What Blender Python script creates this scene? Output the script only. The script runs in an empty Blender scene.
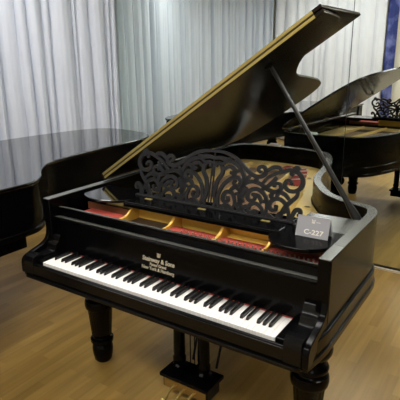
import bpy, bmesh, math, random
from mathutils import Vector, Matrix
random.seed(7)
PI = math.pi
SC = bpy.context.scene
COL = SC.collection

# ------------------------------------------------------------------ materials
def new_mat(name):
    m = bpy.data.materials.new(name); m.use_nodes = True
    return m, m.node_tree.nodes, m.node_tree.links, m.node_tree.nodes['Principled BSDF']

def plain(name, col, rough=.5, metal=0., coat=0., spec=.5, bump=0., bscale=60., ior=1.5):
    m, N, L, b = new_mat(name)
    b.inputs['IOR'].default_value = ior
    b.inputs['Base Color'].default_value = (*col, 1)
    b.inputs['Roughness'].default_value = rough
    b.inputs['Metallic'].default_value = metal
    b.inputs['Coat Weight'].default_value = coat
    b.inputs['Coat Roughness'].default_value = .08
    b.inputs['Specular IOR Level'].default_value = spec
    tc = N.new('ShaderNodeTexCoord')
    nz = N.new('ShaderNodeTexNoise'); nz.inputs['Scale'].default_value = bscale
    nz.inputs['Detail'].default_value = 4
    L.new(tc.outputs['Object'], nz.inputs['Vector'])
    mr = N.new('ShaderNodeMapRange')
    mr.inputs['To Min'].default_value = max(0, rough*.88); mr.inputs['To Max'].default_value = min(1, rough*1.14)
    L.new(nz.outputs['Fac'], mr.inputs['Value']); L.new(mr.outputs['Result'], b.inputs['Roughness'])
    if bump:
        bp = N.new('ShaderNodeBump'); bp.inputs['Strength'].default_value = bump; bp.inputs['Distance'].default_value = .002
        L.new(nz.outputs['Fac'], bp.inputs['Height']); L.new(bp.outputs['Normal'], b.inputs['Normal'])
    return m

BLACK = plain('satin_black_lacquer', (.0016, .0016, .0018), .18, ior=1.19)
SATIN = plain('rubbed_black_lacquer', (.003, .003, .0033), .22, ior=1.27, bscale=5)
GLOSS = plain('polished_black_lacquer', (.002, .002, .0024), .05, coat=.3)
FRET = plain('black_fretwork', (.006, .0065, .008), .38, spec=.35)
RIMTOP = plain('dusty_sheen_top', (.075, .078, .072), .22, spec=.8)  # dusty black lightened to grey; reflected sheen is put into the colour
IVORY = plain('white_key', (.86, .85, .83), .25, coat=.3)
EBONY = plain('black_key', (.008, .008, .008), .22)
FELT = plain('red_felt', (.33, .04, .025), .95, bump=.4, bscale=300)
BRASS = plain('brass', (1., .74, .25), .22, metal=.7)
HINGE = plain('brass_hinge', (.50, .40, .13), .35, metal=.6)
STEEL = plain('steel_pin', (.42, .38, .33), .4, metal=.8)
STICK = plain('prop_stick_black', (.018, .019, .019), .30, ior=1.35)
GOLD = plain('gold_bronze_paint', (.92, .69, .23), .42, metal=.15, bump=.3, bscale=25)
OCHRE = plain('gilded_bracket', (.74, .44, .075), .40, metal=.2)
SPRUCE = plain('soundboard_spruce', (.46, .26, .15), .4)
STRING = plain('piano_wire', (.70, .56, .34), .4, metal=.5)
INLAY = plain('gilt_lettering', (.50, .45, .33), .5)
CARD = plain('grey_card', (.33, .335, .37), .45)
CARDW = plain('white_print', (.80, .78, .70), .6)
PAPER = plain('white_paper', (.75, .75, .74), .8)
ALU = plain('pale_channel', (.66, .60, .48), .4)
DARKGAP = plain('dark_gap', (.02, .02, .018), .6)
WALL = plain('cream_wall_paint', (.78, .74, .62), .8, bump=.1)
CEIL = plain('ceiling_paint', (.80, .80, .78), .9)

def lid_under():
    m, N, L, b = new_mat('lid_underside')
    tc = N.new('ShaderNodeTexCoord'); nz = N.new('ShaderNodeTexNoise'); nz.inputs['Scale'].default_value = 1.6
    L.new(tc.outputs['Object'], nz.inputs['Vector'])
    r = N.new('ShaderNodeValToRGB'); e = r.color_ramp.elements
    e[0].position = .40; e[0].color = (.005, .0045, .004, 1); e[1].position = .62; e[1].color = (.014, .009, .006, 1)
    L.new(nz.outputs['Fac'], r.inputs['Fac']); L.new(r.outputs['Color'], b.inputs['Base Color'])
    b.inputs['Roughness'].default_value = .16; b.inputs['IOR'].default_value = 1.25
    return m
UNDER = lid_under()

def mirror_mat():
    m, N, L, b = new_mat('mirror_glass')
    b.inputs['Base Color'].default_value = (.84, .91, .875, 1)
    b.inputs['Metallic'].default_value = 1.; b.inputs['Roughness'].default_value = .0
    return m
MIRROR = mirror_mat()

def cloth(name, c):
    m, N, L, b = new_mat(name)
    b.inputs['Roughness'].default_value = .9; b.inputs['Specular IOR Level'].default_value = .15
    tc = N.new('ShaderNodeTexCoord')
    w = N.new('ShaderNodeTexNoise'); w.inputs['Scale'].default_value = 3.
    L.new(tc.outputs['Object'], w.inputs['Vector'])
    r = N.new('ShaderNodeValToRGB'); e = r.color_ramp.elements
    e[0].color = (c[0]*.9, c[1]*.9, c[2]*.91, 1); e[1].color = (*c, 1)
    L.new(w.outputs['Fac'], r.inputs['Fac']); L.new(r.outputs['Color'], b.inputs['Base Color'])
    f = N.new('ShaderNodeTexNoise'); f.inputs['Scale'].default_value = 220
    L.new(tc.outputs['Object'], f.inputs['Vector'])
    bp = N.new('ShaderNodeBump'); bp.inputs['Strength'].default_value = .15; bp.inputs['Distance'].default_value = .002
    L.new(f.outputs['Fac'], bp.inputs['Height']); L.new(bp.outputs['Normal'], b.inputs['Normal'])
    return m
CURT = cloth('lilac_white_curtain', (.65, .69, .77))
CURT3 = cloth('off_white_curtain', (.80, .80, .84))

def blue_mat():
    m, N, L, b = new_mat('blue_patterned_cloth')
    tc = N.new('ShaderNodeTexCoord'); nz = N.new('ShaderNodeTexNoise'); nz.inputs['Scale'].default_value = 5.; nz.inputs['Detail'].default_value = 3
    L.new(tc.outputs['Object'], nz.inputs['Vector'])
    r = N.new('ShaderNodeValToRGB'); e = r.color_ramp.elements
    e[0].position = .45; e[0].color = (.018, .03, .16, 1); e[1].position = .7; e[1].color = (.16, .18, .42, 1)
    L.new(nz.outputs['Fac'], r.inputs['Fac']); L.new(r.outputs['Color'], b.inputs['Base Color'])
    b.inputs['Roughness'].default_value = .8
    return m
BLUE = blue_mat()

def floor_mat():
    m, N, L, b = new_mat('oak_strip_floor')
    tc = N.new('ShaderNodeTexCoord')
    mp = N.new('ShaderNodeMapping'); mp.inputs['Rotation'].default_value = (0, 0, PI/2)
    L.new(tc.outputs['Object'], mp.inputs['Vector'])
    br = N.new('ShaderNodeTexBrick')
    br.offset = .37; br.offset_frequency = 2; br.squash = 1.
    br.inputs['Scale'].default_value = 1.; br.inputs['Brick Width'].default_value = .46
    br.inputs['Row Height'].default_value = .058; br.inputs['Mortar Size'].default_value = .0007
    br.inputs['Mortar Smooth'].default_value = .3; br.inputs['Bias'].default_value = 0.
    br.inputs['Color1'].default_value = (.0, .0, .0, 1); br.inputs['Color2'].default_value = (1, 1, 1, 1)
    br.inputs['Mortar'].default_value = (.35, .35, .35, 1)
    L.new(mp.outputs['Vector'], br.inputs['Vector'])
    r = N.new('ShaderNodeValToRGB'); e = r.color_ramp.elements
    e[0].color = (.325, .195, .050, 1); e[1].color = (.435, .275, .080, 1)
    k = e.new(.5); k.color = (.368, .225, .058, 1)
    L.new(br.outputs['Color'], r.inputs['Fac'])
    # grain stretched along the strips
    mp2 = N.new('ShaderNodeMapping'); mp2.inputs['Scale'].default_value = (42, 2.2, 1)
    L.new(tc.outputs['Object'], mp2.inputs['Vector'])
    g = N.new('ShaderNodeTexNoise'); g.inputs['Scale'].default_value = 1.; g.inputs['Detail'].default_value = 5
    L.new(mp2.outputs['Vector'], g.inputs['Vector'])
    gr = N.new('ShaderNodeMapRange'); gr.inputs['From Min'].default_value = .3; gr.inputs['From Max'].default_value = .7
    gr.inputs['To Min'].default_value = .88; gr.inputs['To Max'].default_value = 1.1
    L.new(g.outputs['Fac'], gr.inputs['Value'])
    mp3 = N.new('ShaderNodeMapping'); mp3.inputs['Scale'].default_value = (7, .9, 1)
    L.new(tc.outputs['Object'], mp3.inputs['Vector'])
    g2 = N.new('ShaderNodeTexNoise'); g2.inputs['Scale'].default_value = 1.
    L.new(mp3.outputs['Vector'], g2.inputs['Vector'])
    gr2 = N.new('ShaderNodeMapRange'); gr2.inputs['From Min'].default_value = .3; gr2.inputs['From Max'].default_value = .7
    gr2.inputs['To Min'].default_value = .86; gr2.inputs['To Max'].default_value = 1.1
    L.new(g2.outputs['Fac'], gr2.inputs['Value'])
    mu = N.new('ShaderNodeMath'); mu.operation = 'MULTIPLY'
    L.new(gr.outputs['Result'], mu.inputs[0]); L.new(gr2.outputs['Result'], mu.inputs[1])
    hv = N.new('ShaderNodeHueSaturation'); L.new(r.outputs['Color'], hv.inputs['Color']); L.new(mu.outputs[0], hv.inputs['Value'])
    L.new(hv.outputs['Color'], b.inputs['Base Color'])
    b.inputs['Roughness'].default_value = .34; b.inputs['Specular IOR Level'].default_value = .4
    bp = N.new('ShaderNodeBump'); bp.inputs['Strength'].default_value = .08; bp.inputs['Distance'].default_value = .001
    L.new(g.outputs['Fac'], bp.inputs['Height']); L.new(bp.outputs['Normal'], b.inputs['Normal'])
    return m
FLOOR = floor_mat()

def lamp_mat():
    m, N, L, b = new_mat('lamp_diffuser')
    b.inputs['Base Color'].default_value = (.9, .9, .9, 1)
    b.inputs['Emission Color'].default_value = (1., .975, .93, 1)
    b.inputs['Emission Strength'].default_value = 7.0
    return m
LAMP = lamp_mat()

# ------------------------------------------------------------------ mesh helpers
class MB:
    def __init__(s): s.v = []; s.f = []
    def add(s, vs, fs):
        n = len(s.v); s.v += [tuple(v) for v in vs]; s.f += [tuple(i+n for i in f) for f in fs]
    def box(s, x0, x1, y0, y1, z0, z1, M=None):
        vs = [(x, y, z) for z in (z0, z1) for y in (y0, y1) for x in (x0, x1)]
        if M: vs = [M @ Vector(v) for v in vs]
        s.add(vs, [(0, 2, 3, 1), (4, 5, 7, 6), (0, 1, 5, 4), (2, 6, 7, 3), (0, 4, 6, 2), (1, 3, 7, 5)])
    def prism(s, pts, h0, h1, axis='z', M=None):
        # pts: closed outline; extruded along axis from h0 to h1
        n = len(pts)
        def P(a, b, h):
            v = (a, b, h) if axis == 'z' else ((h, a, b) if axis == 'x' else (a, h, b))
            return M @ Vector(v) if M else v
        vs = [P(a, b, h0) for a, b in pts]+[P(a, b, h1) for a, b in pts]
        fs = [tuple(range(n))[::-1], tuple(range(n, 2*n))]+[(i, (i+1) % n, n+(i+1) % n, n+i) for i in range(n)]
        s.add(vs, fs)
    def ring(s, outer, inner, z0, z1, closed=False):
        n = len(outer)
        vs = []
        for o, i in zip(outer, inner):
            vs += [(o[0], o[1], z0), (o[0], o[1], z1), (i[0], i[1], z1), (i[0], i[1], z0)]
        fs = []
        for k in range(n if closed else n-1):
            a = 4*k; b = 4*((k+1) % n)
            for j in range(4):
                fs.append((a+j, b+j, b+(j+1) % 4, a+(j+1) % 4))
        if not closed:
            fs += [(0, 1, 2, 3), (4*n-1, 4*n-2, 4*n-3, 4*n-4)]
        s.add(vs, fs)
    def lathe(s, prof, cx, cy, seg=32, flute=None):
        vs = []; fs = []
        for (r, z) in prof:
            for k in range(seg):
                a = 2*PI*k/seg; rr = r
                if flute and flute[0] < z < flute[1]: rr = r*(1-.055*(k % 2))
                vs.append((cx+rr*math.cos(a), cy+rr*math.sin(a), z))
        for i in range(len(prof)-1):
            for k in range(seg):
                a = i*seg+k; b = i*seg+(k+1) % seg
                fs.append((a, b, b+seg, a+seg))
        fs.append(tuple(range(seg))[::-1]); m = len(prof)-1
        fs.append(tuple(range(m*seg, m*seg+seg)))
        s.add(vs, fs)
    def tube(s, pts, r, seg=8):
        pts = [Vector(p) for p in pts]; n = len(pts); vs = []; fs = []
        R_ = r if isinstance(r, (list, tuple)) else [r]*n
        for i, p in enumerate(pts):
            d = (pts[min(i+1, n-1)]-pts[max(i-1, 0)]).normalized()
            a = d.cross(Vector((0, 0, 1)));
            if a.length < .1: a = d.cross(Vector((0, 1, 0)))
            a.normalize(); b = d.cross(a)
            for k in range(seg):
                t = 2*PI*k/seg; vs.append(p+(a*math.cos(t)+b*math.sin(t))*R_[i])
        for i in range(n-1):
            for k in range(seg):
                fs.append((i*seg+k, i*seg+(k+1) % seg, (i+1)*seg+(k+1) % seg, (i+1)*seg+k))
        fs.append(tuple(range(seg))[::-1]); fs.append(tuple(range((n-1)*seg, n*seg)))
        s.add(vs, fs)
    def strip(s, pts, w, h0, h1, P):
        # flat band of width w along a 2-D path, thickness h0..h1; P(u, v, h) -> 3-D.  w may be per-point
        n = len(pts); vs = []; fs = []
        W_ = w if isinstance(w, (list, tuple)) else [w]*n
        for i, p in enumerate(pts):
            a = pts[max(i-1, 0)]; b = pts[min(i+1, n-1)]
            dx, dy = b[0]-a[0], b[1]-a[1]; l = math.hypot(dx, dy) or 1
            nx, ny = -dy/l*W_[i]/2, dx/l*W_[i]/2
            vs += [P(p[0]+nx, p[1]+ny, h0), P(p[0]+nx, p[1]+ny, h1), P(p[0]-nx, p[1]-ny, h1), P(p[0]-nx, p[1]-ny, h0)]
        for i in range(n-1):
            for j in range(4):
                fs.append((4*i+j, 4*i+4+j, 4*i+4+(j+1) % 4, 4*i+(j+1) % 4))
        fs += [(0, 1, 2, 3), (4*n-1, 4*n-2, 4*n-3, 4*n-4)]
        s.add(vs, fs)
    def build(s, name, mat, parent=None, bevel=0, smooth=None, seg=2):
        me = bpy.data.meshes.new(name); me.from_pydata([tuple(v) for v in s.v], [], s.f); me.update()
        bm = bmesh.new(); bm.from_mesh(me)
        bmesh.ops.recalc_face_normals(bm, faces=bm.faces)
        if smooth:
            for f in bm.faces: f.smooth = True
            for e in bm.edges:
                if len(e.link_faces) == 2 and e.calc_face_angle(0) > smooth: e.smooth = False
        bm.to_mesh(me); bm.free()
        me.materials.append(mat)
        o = bpy.data.objects.new(name, me); COL.objects.link(o)
        if parent: o.parent = parent
        if bevel:
            b = o.modifiers.new('bevel', 'BEVEL'); b.width = bevel; b.segments = seg; b.limit_method = 'ANGLE'; b.angle_limit = .6
            b.harden_normals = False
        return o

def spline(pts, n=8, closed=False):
    out = []; m = len(pts)
    for i in range(m if closed else m-1):
        p = [pts[(i+k) % m] if closed else pts[min(max(i+k, 0), m-1)] for k in (-1, 0, 1, 2)]
        for j in range(n):
            t = j/n
            out.append(tuple(.5*((2*p[1][c])+(-p[0][c]+p[2][c])*t+(2*p[0][c]-5*p[1][c]+4*p[2][c]-p[3][c])*t*t
                                  +(-p[0][c]+3*p[1][c]-3*p[2][c]+p[3][c])*t**3) for c in range(len(pts[0]))))
    if not closed: out.append(tuple(pts[-1]))
    return out

def offset(pts, d):
    # open path moved d to the left of its direction
    out = []
    n = len(pts)
    for i, p in enumerate(pts):
        a = pts[max(i-1, 0)]; b = pts[min(i+1, n-1)]
        dx, dy = b[0]-a[0], b[1]-a[1]; l = math.hypot(dx, dy) or 1
        out.append((p[0]-dy/l*d, p[1]+dx/l*d))
    return out

def tag(o, label, cat, group=None, kind=None):
    if label: o['label'] = label
    if cat: o['category'] = cat
    if group: o['group'] = group
    if kind: o['kind'] = kind
    return o
def empty(name, loc, label, cat, group=None):
    o = bpy.data.objects.new(name, None); COL.objects.link(o); o.location = loc; o.empty_display_size = .2
    return tag(o, label, cat, group)
def text_mesh(name, lines, mat, parent, M, ext=.0004):
    # lines: (string, size, x, y); one mesh of all lines
    mb = MB()
    for s_, size, x, y, sx in lines:
        cu = bpy.data.curves.new('t', 'FONT'); cu.body = s_; cu.size = size; cu.align_x = 'CENTER'; cu.extrude = ext
        cu.offset = size*.022
        cu.resolution_u = 3
        to = bpy.data.objects.new('t', cu); COL.objects.link(to)
        bpy.context.view_layer.update()
        me = bpy.data.meshes.new_from_object(to.evaluated_get(bpy.context.evaluated_depsgraph_get()))
        mb.add([M @ Vector((v.co.x*sx+x, v.co.y+y, v.co.z)) for v in me.vertices], [tuple(p.vertices) for p in me.polygons])
        bpy.data.objects.remove(to); bpy.data.curves.remove(cu); bpy.data.meshes.remove(me)
    return mb.build(name, mat, parent)

# ------------------------------------------------------------------ room
YM, KM = 2.5065, -.030
def my(x, off=0.): return YM+KM*x+off
XL, XR, YB, ZC = -4.45, 4.4, -3.15, 3.2
def struct(name, mb, mat, **k):
    o = mb.build(name, mat, **k); o['kind'] = 'structure'; return o
m = MB(); m.box(XL-.1, XR+.1, YB-.1, 3.0, -.1, 0); struct('floor', m, FLOOR)
m = MB(); m.box(XL-.1, XR+.1, YB-.1, 3.0, ZC, ZC+.1); struct('ceiling', m, CEIL)
m = MB(); m.box(XL-.1, XL, YB-.1, 3.0, 0, ZC); struct('wall_left', m, WALL)
m = MB(); m.box(XR, XR+.1, YB-.1, 3.0, 0, ZC); struct('wall_right', m, plain('darkened_wall', (.20, .17, .14), .8))  # unseen wall, coloured dark so the black case reflects less light
m = MB(); m.box(XL, XR, YB-.1, YB, 0, ZC); struct('wall_front', m, WALL)
m = MB(); m.prism([(XL, my(XL, .03)), (XR, my(XR, .03)), (XR, 3.0), (XL, 3.0)], 0, ZC); struct('wall_back', m, WALL)

XS = .045
def mirror_panel(x0, x1, lab):
    g = MB(); g.prism([(x0, my(x0)), (x1, my(x1)), (x1, my(x1, .008)), (x0, my(x0, .008))], .035, 2.95)
    o = g.build('wall_mirror', MIRROR, None); tag(o, lab, 'mirror')
    bk = MB(); bk.prism([(x0, my(x0, .0085)), (x1, my(x1, .0085)), (x1, my(x1, .028)), (x0, my(x0, .028))], .03, 2.955)
    bk.build('backing_board', DARKGAP, o)
mirror_panel(-2.62, XS-.0025, 'large wall mirror sheet behind the open grand piano, left of the vertical seam')
mirror_panel(XS+.0025, XR-.02, 'large wall mirror sheet at the right, reflecting the raised lid and blue strip')
m = MB(); m.prism([(XL, my(XL, -.022)), (XR, my(XR, -.022)), (XR, my(XR, -.002)), (XL, my(XL, -.002))], 0, .016)
struct('trim_1', m, ALU)
m = MB(); m.prism([(XL, my(XL, -.0015)), (XR, my(XR, -.0015)), (XR, my(XR, .029)), (XL, my(XL, .029))], 0, .029)
struct('mirror_gap_strip', m, DARKGAP)  # dark strip painted for the gap and channel reflection below the mirror

# curtains: pleated cloth along a floor path
def curtain(name, path, mat, label, wid=(.11, .2), amp=.035, seed=1, z0=.02, z1=3.14, side=1):
    rnd = random.Random(seed)
    P = [Vector((a, b)) for a, b in path]
    S = [0]
    for i in range(1, len(P)): S.append(S[-1]+(P[i]-P[i-1]).length)
    tot = S[-1]
    def at(s):
        s = min(max(s, 0), tot)
        for i in range(1, len(P)):
            if s <= S[i] or i == len(P)-1:
                t = (s-S[i-1])/(S[i]-S[i-1]); p = P[i-1].lerp(P[i], t); d = (P[i]-P[i-1]).normalized(); return p, Vector((-d.y, d.x))*side
    # pleat boundaries
    bs = [0]; A = []
    while bs[-1] < tot+.3:
        bs.append(bs[-1]+rnd.uniform(*wid)*(1 if rnd.random() > .25 else .55)); A.append(rnd.uniform(.45, 1.2)*amp)
    sk = [rnd.uniform(-.035, .035) for _ in bs]
    def off(s, z):
        # drifting pleats: each fold is a rounded hump with a sharp valley
        zz = (z-z0)/(z1-z0)
        for i in range(len(bs)-1):
            a = bs[i]+sk[i]*(1-zz)*1.3; b = bs[i+1]+sk[i+1]*(1-zz)*1.3
            if a <= s < b:
                u = (s-a)/(b-a); h = math.sin(PI*u)
                return A[i]*(h**.6)*(.7+.3*(1-zz)) + .006*math.sin(9*PI*u)*(1-zz)*(A[i]/amp)
        return 0
    ns = int(tot/.010); nz = 14; vs = []; fs = []
    for i in range(ns+1):
        s = tot*i/ns; p, nrm = at(s)
        for j in range(nz+1):
            z = z0+(z1-z0)*j/nz; o_ = off(s, z); q = p+nrm*o_; vs.append((q.x, q.y, z))
    for i in range(ns):
        for j in range(nz):
            a = i*(nz+1)+j; fs.append((a, a+nz+1, a+nz+2, a+1))
    mb = MB(); mb.add(vs, fs); o = mb.build(name, mat, None, smooth=1.1)
    so = o.modifiers.new('thick', 'SOLIDIFY'); so.thickness = .003
    tag(o, label, 'curtain'); return o
XC = -2.86
curtain('curtain', [(-2.43, my(-2.43, -.004)), (-2.52, 2.38), (-2.95, 1.55), (-3.60, .20), (-4.22, -1.5), (-4.26, -2.2), (-4.15, -2.65), (-3.95, -2.9), (-3.7, YB+.09)], CURT,
        'lilac white pleated floor-length curtain behind the closed piano, ending at the mirror', seed=4, side=1, amp=.10, wid=(.09, .19))
curtain('curtain', [(-3.66, YB+.06), (-1.41, YB+.06)], CURT3, 'white curtain with wide folds, seen in the mirror left of the blue strip',
        seed=5, side=1, wid=(.16, .27), amp=.11)
curtain('curtain', [(-1.40, YB+.07), (-1.21, YB+.07)], BLUE, 'narrow blue patterned cloth strip on the cream wall, seen in the mirror',
        seed=6, side=1, wid=(.08, .12), amp=.02)

# ceiling lamps
def ceiling_light(x, y, sx=.6, sy=.6):
    o = empty('ceiling_light', (x, y, ZC), 'square white panel lamp set on the ceiling', 'ceiling light', 'ceiling panel lamps')
    f = MB()
    f.box(-sx-.03, sx+.03, -sy-.03, -sy, -.05, 0); f.box(-sx-.03, sx+.03, sy, sy+.03, -.05, 0)
    f.box(-sx-.03, -sx, -sy, sy, -.05, 0); f.box(sx, sx+.03, -sy, sy, -.05, 0)
    f.build('lamp_frame', CEIL, o)
    d = MB(); d.box(-sx, sx, -sy, sy, -.04, -.02); d.build('diffuser', LAMP, o)
    return o
for x in (-2.2, -.2, 1.8):
    for y in (-1.9, .8): ceiling_light(x, y, .55, .28)

# ------------------------------------------------------------------ the open grand piano
W, ZT, ZB = .748, .997, .64
piano = empty('grand_piano', (0, 0, 0), 'black grand piano with raised lid and carved music desk, standing on turned legs', 'piano')

def smooth_outline(ctrl):
    return spline(ctrl, 6)
rim_ctrl = [(W, .143), (W, .35), (W, .56), (W, .72), (.738, .80), (.705, .865), (.626, .905), (.539, .942), (.455, 1.01), (.385, 1.11),
            (.315, 1.24), (.272, 1.385), (.245, 1.56), (.205, 1.74), (.155, 1.90), (.10, 2.02), (.03, 2.10), (-.08, 2.145), (-.24, 2.165),
            (-.45, 2.172), (-.62, 2.15), (-.705, 2.09), (-.74, 1.98), (-W, 1.85), (-W, 1.4), (-W, .9), (-W, .5), (-W, .143)]
RO = smooth_outline(rim_ctrl); RI = offset(RO, .046)
m = MB(); m.ring(RO, RI, ZB+.02, ZT-.002); rim = m.build('rim', BLACK, piano, bevel=.003, smooth=.5)
m = MB(); m.ring(offset(RO, .0015), offset(RO, .0445), ZT-.0035, ZT); m.build('rim_sheen_cap', RIMTOP, piano, bevel=.001, smooth=.5)  # thin added layer: dust and the rim's reflected sheen as one grey
RX = [(W-.022, -.012), (W-.008, .07)]+RO+[(-W+.008, .07), (-W+.022, -.012)]
m = MB(); m.ring(offset(RX, -.010), offset(RX, .002), ZB, .728); m.build('rim_molding', BLACK, piano, bevel=.005, smooth=.5)
m = MB(); m.ring(offset(RX, -.016), offset(RX, -.008), .640, .668)
m.build('rim_bead', SATIN, piano, bevel=.003, smooth=.5)
# bottom frame under the case
m = MB()
for (x0, y0, x1, y1) in [(-.6, .36, -.3, 1.95), (.6, .36, -.15, 1.95), (0, .36, -.2, 1.95)]:
    d = math.hypot(x1-x0, y1-y0); nx, ny = (y1-y0)/d*.05, -(x1-x0)/d*.05
    m.prism([(x0+nx, y0+ny), (x1+nx, y1+ny), (x1-nx, y1-ny), (x0-nx, y0-ny)], ZB-.005, .76)
m.build('back_post', BLACK, piano)
for_sb = [p for p in offset(RO, .044)]
m = MB(); m.prism([p for p in for_sb if p[1] > .5], .80, .822); m.build('soundboard', SPRUCE, piano)

# keybed, keyslip, arms
m = MB(); m.box(-.735, .735, -.004, .56, ZB, .690); m.build('keybed', BLACK, piano, bevel=.003)
m = MB(); m.box(-.66, .66, -.024, -.003, .662, .712); m.box(-.70, .70, -.018, -.006, .705, .718)
m.build('keyslip', SATIN, piano, bevel=.003)
m = MB(); m.prism([(-.705, -.035), (.705, -.035), (.722, -.02), (.735, .01), (.752, .15), (-.752, .15), (-.735, .01), (-.722, -.02)], ZB, .658)
m.build('front_molding', SATIN, piano, bevel=.005)
arm_prof = [(.16, ZT-.004), (.1445, ZT-.004), (.1435, .84), (.139, .808), (.125, .785), (.095, .769), (.06, .759), (.03, .751), (0, .741), (-.017, .728), (-.024, .707),
            (-.024, .657), (.16, .657)]
arm_prof = [arm_prof[0]]+arm_prof[1:3]+spline(arm_prof[3:11], 3)+arm_prof[11:]
kb_prof = [(.17, .815), (.155, .812), (.147, .802), (.144, .790), (.139, .780), (.130, .777), (.121, .768), (.117, .752), (.108, .741), (.05, .737),
           (.042, .740), (.034, .750), (.018, .759), (-.002, .758), (-.018, .748), (-.026, .730), (-.026, .70), (-.026, .66), (.17, .66)]
for s in (-1, 1):
    x0, x1 = sorted((s*.722, s*W))
    m = MB(); m.prism(arm_prof, x0, x1, 'x'); m.build('arm', BLACK, piano, bevel=.004, smooth=.5)
    x0, x1 = sorted((s*.655, s*.722))
    m = MB(); m.prism(kb_prof, x0, x1, 'x'); m.build('scroll_block', SATIN, piano, bevel=.002, smooth=.5)
    x0, x1 = sorted((s*.616, s*.655))
    m = MB(); m.box(x0, x1, -.003, .16, .69, .733); m.build('key_block', BLACK, piano, bevel=.004)

# keys
KP = 1.227/52
def key_mesh(notch_l, notch_r):
    # white key plan: full width in front, narrowed beside the black keys
    w = KP-.0010; yf, yn, yb = 0.002, .054, .154
    a = .0065
    pts = [(0, yf), (w, yf), (w, yn)]
    pts += [(w-a, yn), (w-a, yb)] if notch_r else [(w, yb)]
    pts += [(a, yb), (a, yn), (0, yn)] if notch_l else [(0, yb)]
    mb = MB(); mb.prism(pts, .700, .727)
    return mb
shapes = {}
names = 'ABCDEFG'
wx = [-.6135+i*KP for i in range(52)]
hasb = lambda i: names[i % 7] in 'ACDFG' and i < 51
for i in range(52):
    nl = i > 0 and hasb(i-1); nr = hasb(i)
    if (nl, nr) not in shapes:
        o = key_mesh(nl, nr).build('white_key', IVORY, piano, bevel=.0012); shapes[(nl, nr)] = o
    else:
        o = shapes[(nl, nr)].copy(); COL.objects.link(o); o.parent = piano
    o.location = (wx[i]+.0005, 0, 0)
bk = None
for i in range(51):
    if not hasb(i): continue
    if bk is None:
        mb = MB(); vs = [(-.0067, .056, .720), (.0067, .056, .720), (.0067, .152, .720), (-.0067, .152, .720),
                         (-.0054, .063, .739), (.0054, .063, .739), (.0054, .152, .741), (-.0054, .152, .741)]
        mb.add(vs, [(0, 3, 2, 1), (4, 5, 6, 7), (0, 1, 5, 4), (1, 2, 6, 5), (2, 3, 7, 6), (3, 0, 4, 7)])
        bk = mb.build('black_key', EBONY, piano, bevel=.0012); o = bk
    else:
        o = bk.copy(); COL.objects.link(o); o.parent = piano
    sh = {'A': .001, 'C': -.0015, 'D': .0015, 'F': -.0015, 'G': 0}[names[i % 7]]
    o.location = (wx[i]+KP+sh, 0, 0)
m = MB(); m.box(-.616, .616, .1545, .160, .70, .7290); tag(m.build('key_felt', FELT, piano), 'red felt strip behind the keys', None)

# fallboard
fb = [(.160, .69), (.160, .741), (.178, .850), (.179, .880), (.170, .884), (.168, .891), (.172, .897), (.198, .899),
      (.205, .930), (.198, .934), (.198, .941), (.202, .944), (.216, .944), (.220, .940), (.220, .80), (.22, .69)]
m = MB(); m.prism(fb, -.7025, .7025, 'x'); fall = m.build('fallboard', BLACK, piano, bevel=.0015, smooth=.6)
m = MB(); m.box(-.70, .70, .2025, .2155, .9435, .9455); m.box(-.70, .70, .1735, .197, .8985, .8998); m.build('ledge_highlight', RIMTOP, fall)  # pale strips: ceiling light highlights on rail and lip, painted as colour
# lettering on the fallboard (lyre emblem and three lines)
th = math.radians(80.6)
Mt = Matrix.Translation((-.034, .1688, .796)) @ Matrix.Rotation(th, 4, 'X')
text_mesh('lettering', [('Steinway & Sons', .0285, 0, 0, .95), ('Patent Grand', .0185, 0, -.0185, .92), ('New York & Hamburg', .0215, 0, -.038, .92)],
          INLAY, fall, Mt, .0012)
Mt2 = Mt
m = MB()
def PE(u, v, h): return Mt @ Vector((u, v+.0265, h))
m.strip(spline([(-.004, .001), (-.008, .006), (-.007, .013), (-.010, .018)], 4), .0026, -.001, .0014, PE)
m.strip(spline([(.004, .001), (.008, .006), (.007, .013), (.010, .018)], 4), .0026, -.001, .0014, PE)
m.strip([(-.008, .001), (.008, .001)], .0028, -.001, .0014, PE)
for u in (-.0028, 0, .0028): m.strip([(u, .001), (u, .017)], .0013, -.001, .0014, PE)
m.build('lyre_emblem', INLAY, fall)

# pin block trough behind the fallboard
m = MB(); m.box(-.70, .70, .221, .50, .84, .888); m.build('pin_block', BLACK, piano)
for (x0, x1) in [(-.60, -.345), (-.058, .187), (.207, .66)]:
    m = MB(); m.box(x0, x1, .240, .335, .888, .918); m.build('damper_felt', FELT, piano)
pin = None
for k in range(34):
    x = .03+k*.0185
    if pin is None:
        mb = MB(); mb.lathe([(.0025, .917), (.0025, .926), (.004, .927), (.004, .934)], 0, 0, 6); pin = mb.build('tuning_pin', STEEL, piano); o = pin
    else:
        o = pin.copy(); COL.objects.link(o); o.parent = piano
    o.location = (x, .262+.006*(k % 2), 0)
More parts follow.
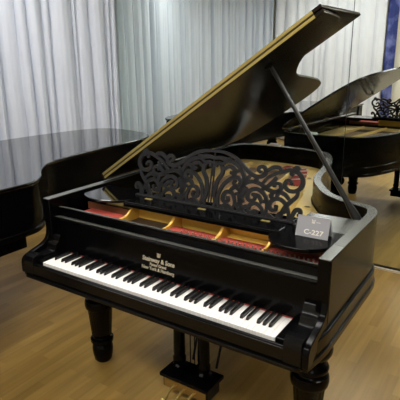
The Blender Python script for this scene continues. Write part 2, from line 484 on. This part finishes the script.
# gilded panel and curved brackets below the desk
m = MB(); m.box(-.335, .455, .392, .405, .890, .968); m.build('plate_flange', OCHRE, piano, bevel=.003)
m = MB(); m.box(-.335, -.05, .25, .39, .890, .898); m.build('wooden_tray', plain('dark_wood', (.06, .038, .02), .6), piano)
m = MB(); m.box(.215, .44, .345, .39, .893, .918); m.build('gilt_ledge', OCHRE, piano, bevel=.003)
bprof = spline([(.232, .906), (.236, .922), (.255, .928), (.285, .929), (.312, .937), (.336, .953), (.362, .962), (.393, .964)], 4)+[(.393, .889), (.232, .889)]
br = None
for x in (-.333, -.068, .197, .432):
    if br is None:
        mb = MB(); mb.prism(bprof, -.007, .007, 'x'); br = mb.build('curved_bracket', OCHRE, piano, bevel=.003, smooth=.6); o = br
    else:
        o = br.copy(); COL.objects.link(o); o.parent = piano
    o.location = (x, 0, 0)
for (x0, x1) in [(-.69, -.343), (.465, .69)]:
    m = MB(); m.box(x0, x1, .392, .403, .89, .925); m.build('rear_felt_rail', plain('reddish_wood', (.30, .10, .045), .5), piano)
# light lip on the bracket front
m = MB(); m.box(-.12, -.065, .236, .246, .892, .903); m.build('gilt_stop', OCHRE, piano)

# music shelf: board with a slide on each side
m = MB(); m.box(-.372, .462, .335, .55, .972, .990); m.build('music_shelf', BLACK, piano, bevel=.004)
m = MB(); m.box(-.372, .462, .329, .335, .966, .984); m.build('shelf_lip', BLACK, piano, bevel=.002)
for x in (-.70, .70):
    s = 1 if x > 0 else -1
    x0, x1 = sorted((s*.69, s*.702)); m = MB(); m.box(x0, x1, .27, .60, .93, .972); m.build('shelf_rail', BLACK, piano)
def slide(cx, x0, x1, y0, y1, z0, z1):
    pts = []
    n = 28
    for k in range(n+1):
        a = PI+PI*k/n
        pts.append(((x0+x1)/2+(x1-x0)/2*math.cos(a), y0+.12+.12*math.sin(a)))
    pts += [(x1, y1), (x0, y1)]
    mb = MB(); mb.prism(pts, z0, z1); return mb
slide(0, -.70, -.375, .30, .555, .972, .985).build('candle_slide', GLOSS, piano, bevel=.003)
slide(0, .435, .70, .205, .46, .972, .987).build('candle_slide', BLACK, piano, bevel=.003)
m = MB(); m.box(.462, .70, .46, .69, .962, .978); m.build('side_panel', RIMTOP, piano, bevel=.003)  # black panel coloured grey to stand for the mirrored curtain's reflection
for k, x in enumerate((-.29, .03, .36)):
    m = MB(); m.box(x-.02, x+.02, .420, .434, .990, .993); m.build('desk_hinge', HINGE, piano)

# carved fretwork desk
desk_c, lean = .047, math.radians(13)
def PD(u, v, h):
    return Vector((desk_c+u, .462+v*math.sin(lean)-h*math.cos(lean), .992+v*math.cos(lean)+h*math.sin(lean)))
half = [
 [(0, .268), (.05, .266), (.10, .252), (.145, .225), (.185, .193), (.225, .176), (.258, .182), (.270, .203), (.257, .222), (.236, .217), (.234, .203), (.245, .198)],
 [(.262, .150), (.285, .178), (.315, .196), (.35, .212), (.385, .222), (.42, .214), (.443, .190), (.443, .158), (.420, .136), (.388, .134), (.368, .150), (.370, .172), (.387, .178), (.397, .165)],
 [(.405, 0), (.398, .04), (.380, .075), (.350, .092), (.320, .084), (.306, .060), (.318, .040), (.337, .044), (.338, .058)],
 [(.415, 0), (.418, .03), (.430, .055), (.447, .058), (.452, .042), (.440, .034)],
 [(.365, .0), (.368, .035), (.385, .068), (.405, .09), (.425, .112), (.430, .135)],
 [(.285, 0), (.272, .036), (.243, .056), (.214, .046), (.206, .022), (.224, .012), (.238, .024)],
 [(.285, 0), (.296, .048), (.282, .094), (.244, .120), (.205, .110), (.194, .082), (.212, .064), (.232, .074), (.230, .090)],
 [(.190, 0), (.166, .038), (.152, .082), (.168, .128), (.205, .150), (.250, .146), (.290, .126), (.328, .120), (.350, .135), (.345, .155), (.326, .158), (.318, .146)],
 [(.125, 0), (.134, .045), (.114, .086), (.082, .086), (.068, .060), (.082, .040), (.099, .050), (.094, .062)],
 [(.055, 0), (.042, .055), (.060, .112), (.100, .150), (.134, .160), (.152, .142), (.138, .120), (.118, .130), (.122, .142)],
 [(.040, .205), (.078, .228), (.125, .216), (.160, .180), (.172, .140), (.160, .100), (.140, .086)],
 [(.060, .190), (.085, .205), (.112, .195), (.108, .176), (.092, .180)],
 [(.020, .0), (.030, .03), (.022, .07), (.030, .13), (.052, .17), (.044, .205), (.022, .215), (.014, .20)],
 [(.335, .095), (.345, .12), (.372, .115), (.395, .095)],
 [(.235, .150), (.225, .168)], [(0, .235), (.03, .24), (.065, .235), (.09, .24)], [(.16, .012), (.15, .03), (.16, .05), (.175, .10), (.19, .12)],
 [(.32, .12), (.31, .10), (.325, .085)], [(.27, .20), (.30, .222), (.33, .226), (.345, .212)], [(.06, .0), (.075, .02), (.10, .025), (.12, .01)],
 [(.215, .095), (.25, .09), (.27, .06)], [(.40, .20), (.39, .21), (.41, .235), (.425, .225)], [(.11, .155), (.12, .185), (.145, .19)], [(.175, .145), (.195, .175)], [(.10, .09), (.125, .115), (.155, .10)],
 [(.18, .06), (.15, .05)], [(.30, .02), (.335, .0)], [(.24, .0), (.25, .03)], [(.26, .12), (.30, .15), (.325, .185)],
 [(.392, .045), (.362, .03), (.345, .01)], [(.30, .075), (.275, .07)], [(.15, .0), (.18, .03), (.20, .04)], [(.09, .0), (.10, .03)],
]
m = MB()
for q, st in enumerate(half):
    pts = spline(st, 6); n = len(pts)
    w = [.0190*(.62+.38*math.sin(PI*min(1, (i+.5)/n))) for i in range(n)]
    for s in (-1, 1):
        k = .0 if s > 0 else .0004
        m.strip([(s*a, b) for a, b in pts], w, -.006+k, .006+k, PD)
    if len(st) > 6:      # bud at the end of each scroll
        cu, cv = pts[-1]
        for s in (-1, 1):
            m.strip([(s*cu-.008, cv), (s*cu-.004, cv), (s*cu+.004, cv), (s*cu+.008, cv)], [.006, .015, .015, .006], -.007, .007, PD)
for u in (-.007, .007): m.strip([(u, .02), (u, .21)], .0045, -.004, .004, PD)
m.strip([(0, .15), (0, .27)], .006, -.004, .004, PD)
m.strip([(-.03, .215), (.03, .215)], .010, -.006, .006, PD)
m.strip([(-.43, .004), (.43, .004)], .012, -.007, .007, PD)
tag(m.build('music_desk', FRET, piano, bevel=.0025, seg=1), 'carved fretwork music desk of black scrolls', None)
m = MB(); m.box(-.40, .475, .452, .475, .988, .998); m.build('desk_foot', FRET, piano, bevel=.002)

# cast plate, strings, felt
path = [p for p in offset(RO, .052) if p[1] > .52]
inner = offset(path, .20)
inner = [(max(-.50, min(x, .40)), min(y, 1.93)) for x, y in inner]
m = MB(); m.ring(path, inner, .858, .874); plate = m.build('cast_plate', GOLD, piano, smooth=.4)
m = MB(); m.box(-.69, .69, .50, .62, .858, .880); m.build('plate_shoulder', GOLD, piano, bevel=.003)
for (x0, x1, y1) in [(-.44, -.50, 1.95), (-.18, -.33, 1.95), (.08, -.12, 1.93), (.33, .17, 1.32), (.52, .42, .93)]:
    m = MB(); m.add([(x0-.011, .6, .874), (x0+.011, .6, .874), (x1+.011, y1, .874), (x1-.011, y1, .874),
                     (x0-.006, .6, .902), (x0+.006, .6, .902), (x1+.006, y1, .896), (x1-.006, y1, .896)],
                    [(0, 3, 2, 1), (4, 5, 6, 7), (0, 1, 5, 4), (1, 2, 6, 5), (2, 3, 7, 6), (3, 0, 4, 7)])
    m.build('plate_strut', GOLD, piano, bevel=.002)
def hitch(x):   # tail end of a string
    best = None
    for p in offset(RO, .17):
        if best is None or abs(p[0]-x) < abs(best[0]-x):
            if p[1] > .6: best = p
    return best
m = MB()
for k in range(58):
    t = k/57; x0 = -.60+1.22*t
    x1 = -.56+1.0*t**1.15
    c = [p for p in offset(RO, .15) if p[1] > .62 and p[0] > -.6]
    b_ = min(c, key=lambda p: abs(p[0]-x1)+(0 if p[1] > .7 else 1))
    m.tube([(x0, .60, .886), (x1, b_[1], .880)], .0011, 4)
tag(m.build('strings', STRING, piano), 'bronze strings over the gold plate', None, kind='stuff')
fp = [p for p in offset(RO, .135) if p[0] > -.40 and 1.35 < p[1]]
ff = [p for p in offset(RO, .215) if -.24 < p[0] < .06 and p[1] > 1.45]
m = MB(); m.strip(ff, .095, .876, .884, lambda a, b, h: (a, b, h)); m.build('hitch_felt', FELT, piano)
m = MB()
PF = plain('pale_felt', (.70, .55, .48), .9)
for k in range(1, 7):
    c = ff[int(k*(len(ff)-1)/7)]; m.tube([(c[0]-.06, c[1]-.05, .887), (c[0]+.04, c[1]+.05, .887)], .0045, 6)
m.build('felt_stripes', PF, piano)
# rosette holes at the plate border
for (x, y) in [(-.55, 1.75), (-.42, 2.02), (.06, 1.72), (.13, 1.40), (.30, 1.08)]:
    m = MB(); m.lathe([(.030, .874), (.030, .877), (.022, .880), (.018, .877), (.018, .8745)], x, y, 24); m.build('plate_rosette', GOLD, piano, smooth=.6)
    m = MB(); m.lathe([(.0175, .8742), (.0175, .8752)], x, y, 20); m.build('rosette_hole', DARKGAP, piano)

# lid with folded front flap
lid_ang = .588
LH = Matrix.Translation((-W, 0, ZT+.003)) @ Matrix.Rotation(-lid_ang, 4, 'Y')
YF = .578
lid_out = [(W, .74), (.742, .80), (.705, .865), (.626, .905), (.539, .942), (.455, 1.01), (.375, 1.11),
            (.300, 1.24), (.258, 1.385), (.232, 1.56), (.205, 1.74), (.175, 1.90), (.12, 2.05), (.04, 2.14), (-.08, 2.19), (-.24, 2.205),
            (-.45, 2.20), (-.62, 2.17), (-.705, 2.10), (-.74, 1.98)]
LO = [(W+.02, YF), (W+.015, .7)]+[(p[0]+W, p[1]) for p in offset(spline(lid_out, 6), -.012)]+[(0, 1.9), (0, YF)]
LO = [(a+(W if k < 2 else 0), b) for k, (a, b) in enumerate(LO)]
m = MB(); m.prism(LO, 0, .017, M=LH); lid = m.build('lid', UNDER, piano, bevel=.003)
YE = 1.10
m = MB(); m.prism([(0, YF), (2*W+.022, YF), (2*W+.028, YE-.006), (2*W+.022, YE), (0, YE)], .0215, .0375, M=LH); flap = m.build('lid_flap', UNDER, lid, bevel=.003)
m = MB(); m.box(.02, 2*W-.02, YF-.0035, YF-.0005, .002, .014, M=LH); m.box(.02, 2*W-.02, YF-.0035, YF-.0005, .0235, .0350, M=LH)
m.build('piano_hinge', HINGE, lid)
m = MB()
m.tube([LH @ Vector((.02, YF-.003, .0188)), LH @ Vector((2*W-.02, YF-.003, .0188))], .0040, 8); m.build('hinge_knuckle', plain('dark_hinge_pin', (.10, .07, .02), .5, metal=.6), lid)
# lid rim batten under the long side and raised field moulding (dark)
m = MB(); m.box(2*W-.07, 2*W-.03, YF+.10, YF+.18, -.002, 0, M=LH); m.build('lock_plate', BLACK, lid, bevel=.002)
m = MB(); m.box(1.12, 1.165, .735, .78, -.010, 0, M=LH); m.build('prop_cup', BLACK, lid, bevel=.003)
for y in (.95, 1.7):
    m = MB(); m.tube([(-W-.006, y, ZT+.002), (-W-.006, y+.09, ZT+.002)], .007, 8); m.build('lid_hinge', HINGE, lid)
# prop stick
p0 = Vector((.668, .745, .958)); p1 = LH @ Vector((1.143, .757, -.006))
m = MB(); dz = (p1-p0).normalized()
m.tube([p0, p0.lerp(p1, .04), p0.lerp(p1, .12), p0.lerp(p1, .5), p0.lerp(p1, .96), p1], [.020, .021, .013, .0105, .0095, .007], 10)
m.build('prop_stick', STICK, piano, smooth=.6)
m = MB(); m.box(.655, .702, .70, .80, .93, .965); m.build('prop_bracket', BLACK, piano, bevel=.004)

# legs
prof = [(.040, 0), (.050, .012), (.056, .045), (.059, .075), (.057, .10), (.050, .113), (.052, .118), (.064, .126), (.065, .145), (.052, .153), (.050, .160),
        (.056, .166), (.069, .328), (.071, .334), (.080, .342), (.083, .36), (.082, .378), (.078, .390), (.069, .395), (.066, .402), (.076, .412), (.079, .424), (.074, .436),
        (.056, .446), (.050, .456), (.056, .466), (.078, .478), (.088, .497), (.090, .515), (.084, .534), (.070, .545), (.066, .552), (.095, .562), (.10, .58), (.10, .641)]
for (x, y) in [(-.605, .344), (.628, .344), (-.28, 1.80)]:
    m = MB(); m.lathe(prof, x, y, 36, flute=(.165, .33)); m.build('leg', BLACK, piano, smooth=.7)

# pedal lyre
ly = MB()
cprof = [(.036, .14), (.036, .156), (.027, .165), (.034, .178), (.034, .20), (.028, .212), (.031, .225), (.029, .38), (.034, .40), (.034, .425), (.026, .435), (.032, .45),
         (.030, .60), (.036, .61), (.036, .642)]
for x in (-.072, .076):
    m = MB(); m.lathe(cprof, x, .365, 20); m.build('lyre_column', BLACK, piano, smooth=.7)
m = MB()
m.box(-.120, .148, .285, .40, .055, .118); 
m.build('pedal_box', BLACK, piano, bevel=.004)
m = MB(); m.box(-.133, .160, .268, .425, .118, .140); m.build('pedal_box_top', BLACK, piano, bevel=.006)
m = MB(); m.box(-.112, .140, .281, .2845, .060, .114); m.build('pedal_plate', plain('aged_brass', (.26, .16, .04), .40, metal=.5), piano, bevel=.001)
ped = None
for x in (-.036, .022, .080):
    if ped is None:
        mb = MB()
        pts = spline([(0, .300, .078), (0, .262, .092), (0, .225, .090), (0, .200, .078), (0, .180, .074), (0, .165, .075)], 5)
        n = len(pts); vs = []; fs = []
        for i, p in enumerate(pts):
            t = i/(n-1); w = .0065+.0105*max(0, (t-.45)/.55)**.8; w = w*(1 if i < n-1 else .6)
            vs += [(-w, p[1], p[2]), (w, p[1], p[2]), (w*.8, p[1], p[2]+.010), (-w*.8, p[1], p[2]+.010)]
        for i in range(n-1):
            for j in range(4): fs.append((4*i+j, 4*i+(j+1) % 4, 4*i+4+(j+1) % 4, 4*i+4+j))
        fs += [(0, 1, 2, 3), (4*n-1, 4*n-2, 4*n-3, 4*n-4)]
        mb.add(vs, fs); ped = mb.build('pedal', BRASS, piano, bevel=.002, smooth=.8); o = ped
    else:
        o = ped.copy(); COL.objects.link(o); o.parent = piano
    o.location = (x, 0, 0)
for x in (-.05, .095):
    m = MB(); m.tube([(x, .455, .135), (x*1.05, .54, .37), (x*1.1, .62, .66)], .0065, 8); m.build('lyre_brace', BLACK, piano)
for x in (-.018, .008, .03):
    m = MB(); m.tube([(x, .385, .135), (x, .385, .66)], .003, 6); m.build('pedal_rod', BLACK, piano)

# ------------------------------------------------------------------ tent card on the right slide
Mc0 = Matrix.Translation((.598, .345, .9878)) @ Matrix.Rotation(math.radians(2), 4, 'Z')
card = MB(); cw, ch, tilt = .066, .084, math.radians(20)
Mf = Mc0 @ Matrix.Rotation(PI/2-tilt, 4, 'X')
card.box(-cw, cw, 0, ch, -.002, 0, M=Mf)
dback = 2*ch*math.sin(tilt)
Mb_ = Mc0 @ Matrix.Translation((0, dback, 0)) @ Matrix.Rotation(PI/2+tilt, 4, 'X')
card.box(-cw, cw, 0, ch, 0, .002, M=Mb_)
co = card.build('tent_card', CARD, None); tag(co, 'grey folded tent card printed C-227, standing on the open piano', 'sign')
text_mesh('printed_number', [('C-227', .027, .006, .012, 1.15)], CARDW, co, Mf @ Matrix.Translation((0, 0, .0006)), .0004)
m = MB()
def PC(u, v, h): return Mf @ Vector((u, v+.058, h))
for s in (-1, 1): m.strip(spline([(s*.002, 0), (s*.005, .005), (s*.0045, .010), (s*.007, .014)], 3), .002, 0, .001, PC)
m.strip([(-.006, 0), (.006, 0)], .002, 0, .001, PC); m.strip([(0, 0), (0, .012)], .0015, 0, .001, PC)
m.strip([(.012, .004), (.028, .004)], .002, 0, .001, PC)
m.build('printed_emblem', CARDW, co)

# folded paper on the piano's tail
m = MB()
m.prism([(-.46, 2.125), (-.345, 2.125), (-.35, 2.165), (-.45, 2.167)], ZT+.0005, ZT+.010)
m.prism([(-.435, 2.128), (-.35, 2.135), (-.38, 2.162), (-.44, 2.160)], ZT+.010, ZT+.020)
tag(m.build('folded_paper', PAPER, None, bevel=.002), 'small folded white paper lying on the far rim of the open piano', 'paper')

# ------------------------------------------------------------------ closed grand piano at the left
p2 = empty('grand_piano', (-1.7, 0, 0), 'black grand piano with closed polished lid beside the left curtain', 'piano')
def L2(pts): return [(a+1.7, b) for a, b in pts]
ctrl = [(-.985, -.95), (-.985, -.4), (-.985, 0), (-.985, .22), (-1.005, .31), (-1.07, .40), (-1.18, .49), (-1.275, .59), (-1.345, .70), (-1.385, .86), (-1.41, 1.05),
        (-1.43, 1.3), (-1.435, 1.6), (-1.455, 1.78), (-1.52, 1.94), (-1.66, 2.05), (-1.88, 2.11), (-2.10, 2.13), (-2.25, 2.06), (-2.34, 1.88), (-2.39, 1.6), (-2.42, 1.3), (-2.43, .9), (-2.43, 0), (-2.43, -.95)]
O2 = spline(L2(ctrl), 6)
m = MB(); m.prism(O2, 1.0, 1.022); lid2 = m.build('lid', GLOSS, p2, bevel=.006, seg=3, smooth=.5)
m = MB(); m.ring(offset(O2, .014), offset(O2, .058), .725, .998); m.build('rim', BLACK, p2, bevel=.003, smooth=.5)
m = MB(); m.ring(offset(O2, .002), offset(O2, .016), .722, .755); m.build('rim_molding', BLACK, p2, bevel=.004, smooth=.5)
m = MB(); m.prism([p for p in offset(O2, .05)], .74, .76); m.build('soundboard', SPRUCE, p2)
m = MB(); m.box(-.712, .698, -1.05, .205, .655, .724); m.build('keybed', BLACK, p2, bevel=.004)
m = MB(); m.prism([(-1.05, .70), (-1.05, .76), (-.97, .80), (-.82, .85), (-.80, .995), (-.76, .995), (-.76, .70)], -.69, .67, 'x'); m.build('fallboard', BLACK, p2, bevel=.003)
for s in (-.72, .70):
    m = MB(); m.prism([(-1.07, .655), (-1.07, .77), (-.95, .80), (-.84, .87), (-.81, .998), (-.76, .998), (-.76, .655)], s-.015, s+.015, 'x'); m.build('arm', BLACK, p2, bevel=.003)
for (x, y) in [(-.60, -.60), (.58, -.60), (-.25, 1.70)]:
    m = MB(); m.lathe(prof[:-1]+[(.10, .655)], x, y, 36, flute=(.165, .33)); m.build('leg', BLACK, p2, smooth=.7)
m = MB(); m.box(-.15, .15, -.70, -.50, .07, .15); m.build('pedal_box', BLACK, p2, bevel=.004)
for x in (-.07, .07):
    m = MB(); m.lathe([(.028, .15), (.018, .17), (.028, .24), (.018, .35), (.022, .5), (.026, .655)], x, -.60, 16); m.build('lyre_column', BLACK, p2, smooth=.7)
for x in (-.06, 0, .06):
    m = MB(); m.box(x-.012, x+.012, -.82, -.70, .075, .085); m.build('pedal', BRASS, p2, bevel=.003)

# ------------------------------------------------------------------ white side table seen only in the mirror
t = empty('side_table', (-2.45, -1.62, 0), 'small white table by the curtain, its top glimpsed in the mirror under the raised lid', 'table')
m = MB(); m.box(-.22, .22, -.35, .35, .715, .75); m.build('table_top', PAPER, t, bevel=.003)
for sx in (-1, 1):
    for sy in (-1, 1):
        m = MB(); m.box(sx*.19-.015, sx*.19+.015, sy*.32-.015, sy*.32+.015, 0, .715); m.build('leg', PAPER, t)

# ------------------------------------------------------------------ camera, world, colour
yaw, pitch, roll = -.586, .2813, -.0083
d = Vector((math.sin(yaw)*math.cos(pitch), math.cos(yaw)*math.cos(pitch), -math.sin(pitch)))
r = Vector((math.cos(yaw), -math.sin(yaw), 0)); u = r.cross(d)
r2 = r*math.cos(roll)+u*math.sin(roll); u2 = -r*math.sin(roll)+u*math.cos(roll)
cam = bpy.data.cameras.new('camera'); cam.sensor_width = 36; cam.lens = 486.69/400*36; cam.clip_start = .05
co = bpy.data.objects.new('camera', cam); COL.objects.link(co)
M = Matrix(((r2.x, u2.x, -d.x, 1.2295), (r2.y, u2.y, -d.y, -1.394), (r2.z, u2.z, -d.z, 1.6655), (0, 0, 0, 1)))
co.matrix_world = M
SC.camera = co
w = bpy.data.worlds.new('world'); SC.world = w; w.use_nodes = True
w.node_tree.nodes['Background'].inputs['Color'].default_value = (.9, .95, 1, 1)
w.node_tree.nodes['Background'].inputs['Strength'].default_value = .05
SC.view_settings.view_transform = 'Standard'; SC.view_settings.look = 'None'
SC.view_settings.gamma = 1; SC.view_settings.exposure = 1.38
